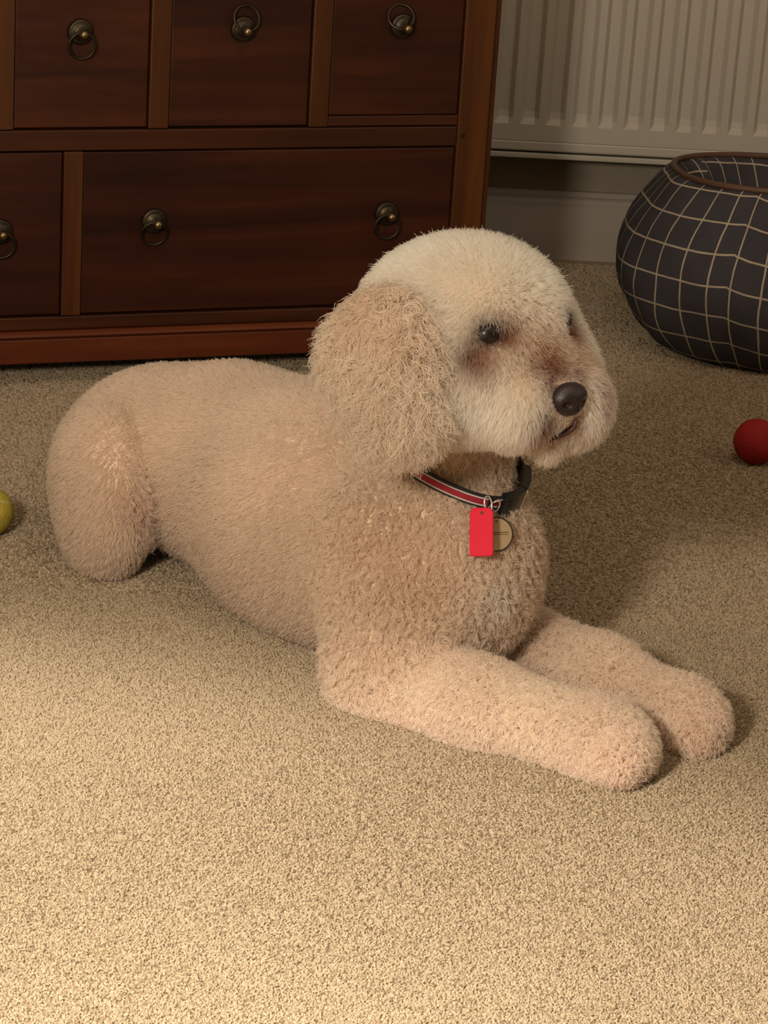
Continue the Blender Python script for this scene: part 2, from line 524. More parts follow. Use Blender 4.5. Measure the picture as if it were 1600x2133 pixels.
for r0, r1 in zip(rows, rows[1:]):
    for k in range(N): bm.faces.new((r0[k], r0[(k + 1) % N], r1[(k + 1) % N], r1[k]))
bm.faces.new(rows[-1]); bm.faces.new(rows[0][::-1])
obj('inner_cushion', bm, m_cush, bed, smooth=True)

# ------------------------------------------------------------------ balls
def ball(name, px, py_bottom, r, m, label, seam=None):
    g = G(px, py_bottom)
    g = g + np.array([0, 0.25 * r, 0])           # the lowest outline point lies a little before the contact point
    e = empty(name, (g[0], g[1], 0.0))
    bm = bmesh.new(); add_sphere(bm, (0, 0, r + 0.0005), r, 48, 32)
    obj('shell', bm, m, e, smooth=True)
    return tag(e, label, 'ball'), e
m_red = plain('red_felt', (0.30, 0.014, 0.014), 0.75, spec=0.25, bump=(420, 0.35, 0.002), var=0.12, scale=40)
m_yel = plain('yellow_felt', (0.40, 0.31, 0.045), 0.9, spec=0.15, bump=(420, 0.5, 0.003), var=0.18, scale=60)
m_seam = plain('pale_ball_seam', (0.55, 0.5, 0.36), 0.8, var=0.1)
_, rb = ball('red_ball', 1572, 970, 0.0276, m_red, 'small red ball lying on the carpet right of the dog')
_, yb = ball('tennis_ball', -26, 1120, 0.0262, m_yel, 'yellow ball lying on the carpet behind the dog at left')
for e, r, m in ((rb, 0.0276, m_red), (yb, 0.0262, m_seam)):
    bm = bmesh.new()                              # the curved seam of a tennis ball
    pts = []
    for k in range(80):
        a = 2 * math.pi * k / 80
        A_, B_ = 0.75, 0.25
        q = Vector((A_ * math.cos(a) + B_ * math.cos(3 * a), A_ * math.sin(a) - B_ * math.sin(3 * a), 2 * math.sqrt(A_ * B_) * math.sin(2 * a)))
        q.rotate(Matrix.Rotation(1.1, 3, 'X') @ Matrix.Rotation(0.4, 3, 'Z'))
        pts.append(q.normalized() * (r - 0.0002) + Vector((0, 0, r + 0.0005)))
    add_tube(bm, pts, 0.0006, 6, closed=True)
    obj('seam', bm, m, e, smooth=True)

# ------------------------------------------------------------------ the dog: one implicit surface, meshed as one continuous skin
rng = np.random.default_rng(7)
def norm(v):
    v = np.asarray(v, float)
    return v / np.linalg.norm(v, axis=-1, keepdims=True)
HF = norm([0.67, -0.74, -0.05])                  # the way the head faces
HS = norm(np.cross(HF, [0, 0, 1]) * -1.0)        # towards the viewer's right across the face
if HS[0] < 0: HS = -HS
HU = norm(np.cross(HS, HF))
if HU[2] < 0: HU = -HU
HC = P(996, 715, 2.27)
def H(f, s, u): return HC + HF * f + HS * s + HU * u
S = lambda Y: f_px / (Y * 1.09)                  # pixels per metre at depth Y, about

prims = []                                       # (region, function, blend)
def sphere(reg, c, r, k=0.03): prims.append((reg, ('s', np.array(c), r), k))
def cone(reg, a, b, r0, r1, k=0.03): prims.append((reg, ('c', np.array(a), np.array(b), r0, r1), k))
def ellip(reg, c, axes, radii, k=0.03): prims.append((reg, ('e', np.array(c), np.array(axes), np.array(radii)), k))

BODY, CHEST, HEAD, MUZ, EAR, EAR2, LEG, LEG2, HAUNCH = range(9)
# trunk
ZUP = np.array([0, 0, 1.0])
ax = norm([0.70, -0.71, 0])                      # along the spine towards the chest
sd = norm([-0.71, -0.70, 0])                     # towards the viewer's side
rump = np.array([-0.158, 2.565, 0.106])
mid = np.array([-0.050, 2.445, 0.108])
brisk = np.array([0.032, 2.365, 0.112])
cone(BODY, rump, mid, 0.105, 0.113, 0.03)
cone(BODY, mid, brisk, 0.113, 0.098, 0.04)
ellip(BODY, np.array([-0.088, 2.432, 0.085]), (ax, sd, ZUP), (0.095, 0.075, 0.090), 0.04)
ellip(BODY, np.array([-0.020, 2.372, 0.080]), (ax, sd, ZUP), (0.080, 0.060, 0.085), 0.05)
ellip(CHEST, P(962, 1190, 2.29), (ax, sd, ZUP), (0.064, 0.076, 0.088), 0.05)
# haunches
sphere(BODY, P(350, 905, 2.63), 0.058, 0.06)
ellip(HAUNCH, P(216, 1045, 2.525), (norm(ax*0.8+np.array([0.5,0,0])), sd, ZUP), (0.060, 0.046, 0.085), 0.018)
sphere(BODY, P(272, 940, 2.60), 0.067, 0.06)
ellip(HAUNCH, np.array([-0.085, 2.68, 0.085]), (ax, sd, ZUP), (0.075, 0.05, 0.08), 0.035)
# neck
cone(CHEST, P(900, 1085, 2.35), P(950, 890, 2.312), 0.064, 0.049, 0.03)
# near shoulder and upper arm
cone(CHEST, P(805, 1125, 2.30), P(798, 1350, 2.25), 0.053, 0.050, 0.05)
# near foreleg
cone(LEG, P(800, 1435, 2.245), P(1000, 1478, 2.185), 0.042, 0.034, 0.035)
cone(LEG, P(1000, 1478, 2.185), P(1235, 1540, 2.135), 0.034, 0.031, 0.03)
ellip(LEG, P(1270, 1562, 2.125), (norm([0.90, -0.40, 0]), norm([0.40, 0.90, 0]), ZUP), (0.036, 0.032, 0.029), 0.03)
for q_ in (P(1300, 1543, 2.115), P(1306, 1568, 2.10), P(1286, 1588, 2.09)): sphere(LEG, q_, 0.015, 0.012)   # toes
# far foreleg
cone(LEG2, P(1050, 1335, 2.36), P(1250, 1420, 2.27), 0.038, 0.031, 0.03)
cone(LEG2, P(1250, 1420, 2.27), P(1410, 1490, 2.215), 0.031, 0.029, 0.03)
ellip(LEG2, P(1432, 1508, 2.20), (norm([0.85, -0.5, 0]), norm([0.5, 0.85, 0]), ZUP), (0.030, 0.028, 0.026), 0.03)
for q_ in (P(1456, 1495, 2.195), P(1464, 1520, 2.18), P(1448, 1536, 2.17)): sphere(LEG2, q_, 0.014, 0.012)
# head
AX = (HF, HS, HU)
ellip(HEAD, H(-0.005, 0.0, 0.012), AX, (0.080, 0.080, 0.074), 0.02)
sphere(HEAD, H(-0.040, -0.016, -0.003), 0.066, 0.04)
sphere(HEAD, H(0.034, -0.040, -0.022), 0.042, 0.04)
sphere(HEAD, H(0.035, 0.052, -0.034), 0.045, 0.04)
cone(MUZ, H(0.045, 0, -0.018), H(0.098, 0, -0.022), 0.042, 0.022, 0.03)
sphere(MUZ, H(0.084, -0.026, -0.029), 0.030, 0.02)
sphere(MUZ, H(0.084, 0.037, -0.036), 0.034, 0.02)
cone(MUZ, H(0.035, 0, -0.040), H(0.092, 0.003, -0.056), 0.026, 0.0175, 0.008)
# ears
ellip(EAR, P(818, 768, 2.205), (norm(HF * 0.9 + HU * 0.3), HS, norm(HU * 0.9 - HF * 0.3)), (0.046, 0.022, 0.064), 0.006)
sphere(EAR, P(772, 740, 2.245), 0.032, 0.03)
ellip(EAR, P(862, 848, 2.19), AX, (0.028, 0.017, 0.026), 0.012)
ellip(EAR2, H(-0.035, 0.088, -0.03), AX, (0.036, 0.020, 0.055), 0.02)

def sd_prim(p, d):
    if d[0] == 's':
        return np.linalg.norm(p - d[1], axis=-1) - d[2]
    if d[0] == 'c':
        a, b, r0, r1 = d[1:]
        ab = b - a
        h_ = np.clip(((p - a) @ ab) / (ab @ ab), 0, 1)
        return np.linalg.norm(p - a - h_[..., None] * ab, axis=-1) - (r0 + (r1 - r0) * h_)
    c, axs, r = d[1:]
    q = (p - c) @ axs.T
    k0 = np.linalg.norm(q / r, axis=-1)
    k1 = np.linalg.norm(q / (r * r), axis=-1)
    return k0 * (k0 - 1.0) / np.maximum(k1, 1e-9)
def smin(a, b, k):
    h_ = np.maximum(k - np.abs(a - b), 0) / k
    return np.minimum(a, b) - h_ * h_ * k * 0.25
def smax(a, b, k): return -smin(-a, -b, k)

EYE_L = H(0.064, -0.0475, 0.035)
EYE_R = H(0.064, 0.0420, 0.036)
NOSE = H(0.118, 0.001, -0.014)
def sdf(p):
    d = None
    for reg, pr_, k in prims:
        e = sd_prim(p, pr_)
        d = e if d is None else smin(d, e, k)
    for q in (EYE_L, EYE_R):
        d = smax(d, -(np.linalg.norm(p - q - HF * 0.008, axis=-1) - 0.013), 0.012)
    return smax(d, 0.0015 - p[..., 2], 0.004)

def surface_nets(lo, hi, h_):
    n = np.ceil((hi - lo) / h_).astype(int) + 1
    g = np.empty(n, np.float32)
    ys, zs = lo[1] + h_ * np.arange(n[1]), lo[2] + h_ * np.arange(n[2])
    YY, ZZ = np.meshgrid(ys, zs, indexing='ij')
    for i in range(0, n[0], 16):
        xs = lo[0] + h_ * np.arange(i, min(i + 16, n[0]))
        pts = np.empty((len(xs), n[1], n[2], 3))
        pts[..., 0] = xs[:, None, None]; pts[..., 1] = YY; pts[..., 2] = ZZ
        g[i:i + len(xs)] = sdf(pts)
    ins = g < 0
    cnt = np.zeros(np.array(n) - 1, int)
    for a in (0, 1):
        for b in (0, 1):
            for c in (0, 1):
                cnt += ins[a:n[0] - 1 + a, b:n[1] - 1 + b, c:n[2] - 1 + c]
    cells = np.argwhere((cnt > 0) & (cnt < 8))
    idx = -np.ones(np.array(n) - 1, int)
    idx[tuple(cells.T)] = np.arange(len(cells))
    acc = np.zeros((len(cells), 3)); num = np.zeros(len(cells))
    cor = [(a, b, c) for a in (0, 1) for b in (0, 1) for c in (0, 1)]
    for i, A_ in enumerate(cor):
        for B_ in cor[i + 1:]:
            if sum(abs(x - y) for x, y in zip(A_, B_)) != 1: continue
            va = g[tuple((cells + A_).T)]; vb = g[tuple((cells + B_).T)]
            m_ = (va < 0) != (vb < 0)
            tt = np.where(m_, va / np.where(m_, va - vb, 1), 0)
            acc += m_[:, None] * (np.array(A_) + tt[:, None] * (np.array(B_) - np.array(A_)))
            num += m_
    verts = lo + h_ * (cells + acc / num[:, None])
    quads = []
    for axis in range(3):
        b_, c_ = (axis + 1) % 3, (axis + 2) % 3
        sl0 = [slice(None)] * 3; sl1 = [slice(None)] * 3
        sl0[axis] = slice(0, -1); sl1[axis] = slice(1, None)
        ch = np.argwhere(ins[tuple(sl0)] != ins[tuple(sl1)])
        ch = ch[(ch[:, b_] > 0) & (ch[:, c_] > 0) & (ch[:, b_] < n[b_] - 1) & (ch[:, c_] < n[c_] - 1)]
        flip = ins[tuple(ch.T)]
        eb = np.zeros(3, int); eb[b_] = 1
        ec = np.zeros(3, int); ec[c_] = 1
        q = np.stack([idx[tuple((ch - eb - ec).T)], idx[tuple((ch - ec).T)], idx[tuple(ch.T)], idx[tuple((ch - eb).T)]], 1)
        q[~flip] = q[~flip][:, ::-1]
        quads.append(q)
    return verts, np.concatenate(quads)
DV, DQ = surface_nets(np.array([-0.36, 1.98, -0.012]), np.array([0.40, 2.92, 0.47]), 0.0040)

def grad_normal(p):
    e = 0.0012
    g = np.stack([sdf(p + e * np.eye(3)[i]) - sdf(p - e * np.eye(3)[i]) for i in range(3)], -1)
    return norm(g + 1e-12)

def lin(c): return tuple((x / 255 / 12.92 if x / 255 <= 0.04045 else ((x / 255 + 0.055) / 1.055) ** 2.4) for x in c)

dog = empty('dog', (float(mid[0]), float(mid[1]), 0.0))
tag(dog, 'curly cream and apricot dog lying on the carpet, head raised, wearing a red collar', 'dog')
DOG0 = np.array([mid[0], mid[1], 0.0])
t = NT('dog_skin')
t.l(t.ramp(t.noise(t.coord(), 90, 4), [(0.3, (0.66, 0.50, 0.37)), (0.7, (0.74, 0.58, 0.44))]), t.b.inputs['Base Color'])
t.b.inputs['Roughness'].default_value = 0.95
t.b.inputs['Specular IOR Level'].default_value = 0.05
m_skin = t.m
me = bpy.data.meshes.new('body')
me.from_pydata((DV - DOG0).tolist(), [], DQ.tolist())
me.polygons.foreach_set('use_smooth', np.ones(len(DQ), bool))
me.materials.append(m_skin)
body = link(bpy.data.objects.new('body', me), dog)

# the collar's ring round the neck: centre, axis, radius by angle (the coat lies flat under it)
CN = norm(ZUP * 0.92 + HF * 0.30 + HS * 0.06)
CC = P(948, 943, 2.320)
CRA = norm(np.cross(CN, [0, 1, 0])); CRB = np.cross(CN, CRA)
CTH = np.linspace(0, 2 * math.pi, 97)[:-1]
CDIR = np.cos(CTH)[:, None] * CRA + np.sin(CTH)[:, None] * CRB
CRAD = np.zeros(96)
for hgt in (-0.007, 0.0, 0.007):                 # the skin's largest radius under the band
    lo_, hi_ = np.full(96, 0.01), np.full(96, 0.16)
    for i in range(26):
        m_ = 0.5 * (lo_ + hi_)
        ins = sdf(CC + CN * hgt + CDIR * m_[:, None]) < 0.002
        lo_, hi_ = np.where(ins, m_, lo_), np.where(ins, hi_, m_)
    CRAD = np.maximum(CRAD, m_)
CR0 = CRAD.copy()
for i in range(3):
    CRAD = np.maximum(CRAD, 0.25 * np.roll(CRAD, 1) + 0.5 * CRAD + 0.25 * np.roll(CRAD, -1))
CR = float(CRAD.mean())
COLLAR = (CC, CN, CR)
def surf(px, py, off):
    """the point of the coat seen at this place, off metres outside the skin; beside the outline the nearest approach"""
    d = norm(ray(px, py))
    tt, best = 1.9, (9.0, 1.9)
    for i in range(120):
        e = float(sdf((EYE + d * tt)[None])[0]) - off
        if abs(e) < best[0]: best = (abs(e), tt)
        if abs(e) < 2e-4 or tt > 2.9: break
        tt += e * 0.8
    return EYE + d * best[1]
LIPS = np.array([surf(x, y, 0.001) for x, y in ((1200, 874), (1196, 888), (1182, 899), (1166, 906), (1150, 912), (1132, 920), (1114, 927), (1096, 933), (1080, 937))])
for i in range(8):                                 # laid onto the skin
    LIPS = LIPS - grad_normal(LIPS) * (sdf(LIPS) - 0.001)[:, None] * 0.8
# ---- fur: hair strands grown from the skin, by region
VN = grad_normal(DV)
NREG = 9
regd = np.full((NREG, len(DV)), 1.0)
for reg, pr_, k in prims:
    regd[reg] = np.minimum(regd[reg], sd_prim(DV, pr_))
rw = np.exp(-(regd - regd.min(0)) / 0.006)
rw /= rw.sum(0)
TRI = np.concatenate([DQ[:, [0, 1, 2]], DQ[:, [0, 2, 3]]])
e1 = DV[TRI[:, 1]] - DV[TRI[:, 0]]; e2 = DV[TRI[:, 2]] - DV[TRI[:, 0]]
TA = 0.5 * np.linalg.norm(np.cross(e1, e2), axis=1)

#          length   lay  clump clsize curl   freq  wild  colour                       gravity
PARAM = {
    BODY:   (0.0075, 0.50, 0.22, 0.0040, 0.0008, 1.2, 0.30, lin((218, 178, 142)), 0.2),
    HAUNCH: (0.0078, 0.50, 0.25, 0.0040, 0.0008, 1.2, 0.30, lin((218, 178, 142)), 0.2),
    CHEST:  (0.0115, 0.50, 0.74, 0.0068, 0.0032, 1.3, 0.35, lin((232, 190, 150)), 0.3),
    HEAD:   (0.0140, 0.34, 0.30, 0.0045, 0.0010, 0.8, 0.24, lin((250, 228, 197)), 0.2),
    MUZ:    (0.0125, 0.55, 0.45, 0.0045, 0.0010, 0.8, 0.25, lin((244, 220, 188)), 0.4),
    EAR:    (0.0225, 0.58, 0.92, 0.0115, 0.0052, 1.3, 0.50, lin((226, 194, 160)), 0.7),
    EAR2:   (0.0170, 0.55, 0.70, 0.0070, 0.0030, 1.4, 0.40, lin((234, 206, 172)), 0.6),
    LEG:    (0.0115, 0.42, 0.74, 0.0066, 0.0030, 1.2, 0.32, lin((248, 206, 168)), 0.3),
    LEG2:   (0.0115, 0.42, 0.74, 0.0066, 0.0030, 1.2, 0.32, lin((246, 202, 164)), 0.3),
}
LAY = {
    BODY: norm(-ax * 0.6 - ZUP * 0.6), HAUNCH: norm(-ax * 0.4 - ZUP * 0.8), CHEST: norm(-ZUP * 1.0 + ax * 0.1),
    HEAD: norm(-HF * 0.25 - HU * 0.8), MUZ: norm(-HU * 1.0 - HF * 0.1), EAR: norm(-ZUP * 1.0 + HF * 0.05), EAR2: -ZUP,
    LEG: norm(-ZUP + np.array([0.3, -0.1, 0])), LEG2: norm(-ZUP + np.array([0.3, -0.1, 0])),
}
# stains and shades that belong to the coat itself: centre, radius, colour, strength
LIP_SPOTS = [(q, 0.0058, lin((40, 15, 13)), 0.95) for q in LIPS]
SPOTS = [(surf(x, y, 0.0), r / 2300.0, lin(c), st) for x, y, r, c, st in (
    (1052, 690, 36, (78, 22, 18), .95), (1018, 698, 46, (22, 7, 4), .99), (1002, 744, 46, (112, 56, 36), .80), (982, 738, 28, (74, 34, 20), .6),
    (1166, 668, 36, (26, 9, 5), .98), (1187, 698, 34, (92, 40, 22), .93),
    (1132, 726, 84, (186, 116, 56), .72), (1142, 764, 60, (86, 34, 15), .90), (1190, 744, 52, (168, 100, 48), .75), (1226, 766, 50, (190, 130, 78), .65),
    (1248, 812, 28, (120, 60, 36), .8), (1252, 842, 24, (130, 64, 50), .65), (1152, 806, 26, (56, 22, 16), .85), (1195, 783, 26, (80, 40, 26), .75),
    (1138, 876, 40, (78, 34, 26), .93), (1122, 902, 26, (124, 68, 40), .85), (1168, 906, 20, (80, 40, 30), .8), (1150, 922, 20, (90, 48, 28), .8),
    (1096, 932, 30, (128, 62, 58), .85), (1208, 896, 24, (124, 70, 48), .7), (1185, 947, 36, (216, 150, 116), .65), (1208, 872, 20, (84, 44, 36), .8),
    (770, 635, 90, (200, 158, 122), .75), (840, 690, 45, (206, 164, 126), .5), (800, 800, 60, (214, 180, 146), .4),
    (790, 1130, 110, (206, 158, 122), .5), (880, 1220, 90, (200, 152, 118), .45), (280, 1050, 70, (200, 150, 120), .5),
    (1030, 1240, 62, (230, 220, 204), .75), (980, 1310, 40, (190, 170, 148), .5),
    (1290, 1600, 55, (226, 180, 152), .5), (1460, 1530, 55, (216, 174, 146), .5), (840, 1500, 70, (232, 190, 164), .4))]
# curly tuft in the crease between thigh and flank
TUFT = [(surf(x, y, 0.0), r / 2300.0, lm, cu) for x, y, r, lm, cu in (
    (318, 1000, 40, 1.6, 0.003), (316, 1050, 42, 1.9, 0.005), (320, 1100, 42, 1.9, 0.005), (330, 1150, 34, 1.6, 0.004), (280, 1040, 36, 1.4, 0.003),
    (870, 690, 60, 1.2, 0.004), (830, 770, 70, 1.35, 0.006), (760, 790, 60, 1.3, 0.006), (870, 830, 60, 1.25, 0.006), (790, 870, 60, 1.25, 0.005), (890, 640, 40, 1.15, 0.003))]
CC, CN, CR = COLLAR                               # the collar presses the coat flat
def collar_dist(p):
    q = p - CC
    hgt = q @ CN
    rad_ = np.linalg.norm(q - hgt[:, None] * CN, axis=1)
    return np.where(rad_ < CR + 0.035, np.where(hgt > 0, hgt * 1.6, -hgt), 1.0)

def fur_material(name, scatter):
    t = NT(name)
    hi = t.n('ShaderNodeHairInfo')
    at = t.n('ShaderNodeAttribute', attribute_name='fur_colour')
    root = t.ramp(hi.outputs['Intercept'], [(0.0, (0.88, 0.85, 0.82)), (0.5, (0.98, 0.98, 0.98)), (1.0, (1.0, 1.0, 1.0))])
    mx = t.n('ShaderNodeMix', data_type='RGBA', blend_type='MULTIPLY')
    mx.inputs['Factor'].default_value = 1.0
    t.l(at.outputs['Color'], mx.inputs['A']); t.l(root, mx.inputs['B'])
    hd = t.n('ShaderNodeBsdfDiffuse')
    ht = t.n('ShaderNodeBsdfTranslucent')
    hg = t.n('ShaderNodeBsdfAnisotropic', distribution='GGX')
    hg.inputs['Roughness'].default_value = 0.6
    hm = t.n('ShaderNodeMixShader'); hm.inputs[0].default_value = 0.30
    hn = t.n('ShaderNodeMixShader'); hn.inputs[0].default_value = 0.06
    for b_ in (hd, ht, hg): t.l(mx.outputs['Result'], b_.inputs['Color'])
    t.l(hd.outputs[0], hm.inputs[1]); t.l(ht.outputs[0], hm.inputs[2])
    t.l(hm.outputs[0], hn.inputs[1]); t.l(hg.outputs[0], hn.inputs[2])
    hb = t.n('ShaderNodeBsdfHairPrincipled', model='CHIANG', parametrization='COLOR')
    hb.inputs['Roughness'].default_value = 0.5
    hb.inputs['Radial Roughness'].default_value = 0.7
    t.l(mx.outputs['Result'], hb.inputs['Color'])
    hx = t.n('ShaderNodeMixShader'); hx.inputs[0].default_value = scatter
    t.l(hn.outputs[0], hx.inputs[1]); t.l(hb.outputs[0], hx.inputs[2])
    t.l(hx.outputs[0], t.t.nodes['Material Output'].inputs['Surface'])
    return t.m

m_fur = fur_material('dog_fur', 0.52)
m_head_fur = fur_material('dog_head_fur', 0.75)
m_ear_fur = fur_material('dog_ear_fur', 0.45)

def grow(name, regs, n_strands, npt, width, m=None):
    regs = list(regs)
    rv = rw[regs].sum(0)
    wt = TA * rv[TRI].mean(1)
    wt[(DV[TRI[:, 0]][:, 2] < 0.004)] = 0            # none on the soles
    ti = rng.choice(len(TRI), n_strands, p=wt / wt.sum())
    r1, r2 = rng.random(n_strands), rng.random(n_strands)
    sq = np.sqrt(r1)
    bw = np.stack([1 - sq, sq * (1 - r2), sq * r2], 1)
    T = TRI[ti]
    p = (DV[T] * bw[:, :, None]).sum(1)
    n_ = norm((VN[T] * bw[:, :, None]).sum(1))
    w = (rw[:, T] * bw).sum(2)                       # regions x strands
    def mixp(i): return sum(w[k][:, None] * np.atleast_1d(PARAM[k][i]) for k in range(NREG))
    L, lay, clump, cls, curl, freq, wild, colr, grav = [mixp(i) for i in range(9)]
    ld = sum(w[k][:, None] * LAY[k] for k in range(NREG))
    colr = np.array(colr)
    L = L * rng.uniform(0.75, 1.12, (n_strands, 1)) * np.where(rng.random((n_strands, 1)) < 0.02, 1.25, 1.0)
    # short around eyes, nose, mouth and under the collar; long curls in the flank crease
    def fade(c, r0_, r1_, lo_):
        d = np.linalg.norm(p - c, axis=1)
        return (lo_ + (1 - lo_) * np.clip((d - r0_) / (r1_ - r0_), 0, 1))[:, None]
    L *= fade(EYE_L + HF * 0.004 - HU * 0.005, 0.0075, 0.020, 0.15) * fade(EYE_R + HF * 0.004 - HU * 0.005, 0.0075, 0.020, 0.15) * fade(NOSE, 0.016, 0.034, 0.15)
    for q in LIPS: L *= fade(q, 0.005, 0.015, 0.28)
    cd = collar_dist(p)
    L *= (0.30 + 0.70 * np.clip((cd - 0.005) / 0.006, 0, 1))[:, None]
    for q, r, lm, cu in TUFT:
        g = np.exp(-(np.linalg.norm(p - q, axis=1) / r) ** 2)[:, None]
        L *= 1 + (lm - 1) * g; clump = np.maximum(clump, 0.92 * g); curl = np.maximum(curl, cu * g); freq = freq + 0.3 * g
    colr = colr ** 0.50                             # strands scatter on one another: the mass looks deeper in tone than the single hair
    for c, r, cc, st in SPOTS + LIP_SPOTS:
        g = st * np.exp(-(np.linalg.norm(p - c, axis=1) / r) ** 2 * 1.4)[:, None]
        colr = colr * (1 - g) + np.array(cc) ** (0.62 if min(cc) > 0.12 else 0.85) * g
    colr *= rng.uniform(0.90, 1.06, (n_strands, 1))
    ew = w[EAR][:, None]
    colr *= 1 + ew * rng.uniform(-0.15, 0.12, (n_strands, 1))
    # broad tone variation over the coat
    tone = np.sin(p @ np.array([31., 17., 23.])) * np.sin(p @ np.array([-19., 41., 13.]))
    colr *= (1 + 0.05 * tone)[:, None]
    tng = ld - (ld * n_).sum(1)[:, None] * n_
    d0 = norm(n_ * (1 - lay) + tng * lay + rng.normal(0, 1, (n_strands, 3)) * wild * 0.5)
    # clumps
    nc = max(8, int(n_strands * 0 + TA[wt > 0].sum() / (float(cls.mean()) ** 2)))
    ci = rng.choice(n_strands, min(nc, n_strands // 3), replace=False)
    kd = kdtree.KDTree(len(ci))
    for i, j in enumerate(ci): kd.insert(p[j], i)
    kd.balance()
    near = np.array([kd.find(q)[1] for q in p])
    cj = ci[near]
    cdir = norm(n_[cj] * (1 - lay[cj]) + tng[cj] * lay[cj] + (rng.normal(0, 1, (len(ci), 3)) * wild[ci])[near])
    ph = rng.uniform(0, 2 * math.pi, len(ci))[near][:, None] + rng.normal(0, 0.35, (n_strands, 1))
    csz = rng.uniform(0.6, 1.3, len(ci))[near][:, None]
    sgn = np.where(rng.random(len(ci)) < 0.5, -1, 1)[near][:, None]
    ea = norm(np.cross(cdir, np.array([0.3, 0.5, 0.8])))
    eb = np.cross(cdir, ea)
    out = np.empty((n_strands, npt, 3))
    for k in range(npt):
        s = k / (npt - 1)
        own = p + d0 * L * s
        cl = p[cj] + cdir * L * s
        cf = clump * s ** 0.9
        q = own * (1 - cf) + cl * cf
        q = q + tng * L * 0.30 * s * s - ZUP * L * grav * 0.35 * s * s
        a = ph + sgn * 2 * math.pi * freq * s
        amp = curl * csz * s ** 0.7
        q = q + (ea * np.cos(a) + eb * np.sin(a)) * amp - (ea * np.cos(ph) + eb * np.sin(ph)) * amp * (1 - s)
        q[:, 2] = np.maximum(q[:, 2], 0.0012 + 0.002 * rng.random(n_strands) * s)
        out[:, k] = q
    hc = bpy.data.hair_curves.new(name)
    hc.add_curves([npt] * n_strands)
    hc.points.foreach_set('position', (out - DOG0).astype(np.float32).ravel())
    prof_ = np.interp(np.linspace(0, 1, npt), [0, 0.6, 1], [1.0, 0.85, 0.30])
    ra = hc.attributes.get('radius') or hc.attributes.new('radius', 'FLOAT', 'POINT')
    ra.data.foreach_set('value', np.tile(prof_ * width, n_strands).astype(np.float32))
    ca = hc.attributes.new('fur_colour', 'FLOAT_COLOR', 'CURVE')
    ca.data.foreach_set('color', np.concatenate([np.clip(colr, 0, 0.97), np.ones((n_strands, 1))], 1).astype(np.float32).ravel())
    hc.materials.append(m or m_fur)
    o = link(bpy.data.objects.new(name, hc), dog)
    return tag(o, kind='stuff')
grow('coat', (BODY, HAUNCH, CHEST), 190000, 5, 0.00042)
grow('head_fur', (HEAD, MUZ), 88000, 5, 0.00036, m_head_fur)
for r_ in (EAR, EAR2):
    tag(grow('ear_fur', (r_,), 26000 if r_ == EAR else 9000, 9, 0.00040, m_ear_fur), 'long curly ear fur' if r_ == EAR else None)
for r_ in (LEG, LEG2):
    grow('foreleg_fur', (r_,), 42000 if r_ == LEG else 34000, 6, 0.00040)

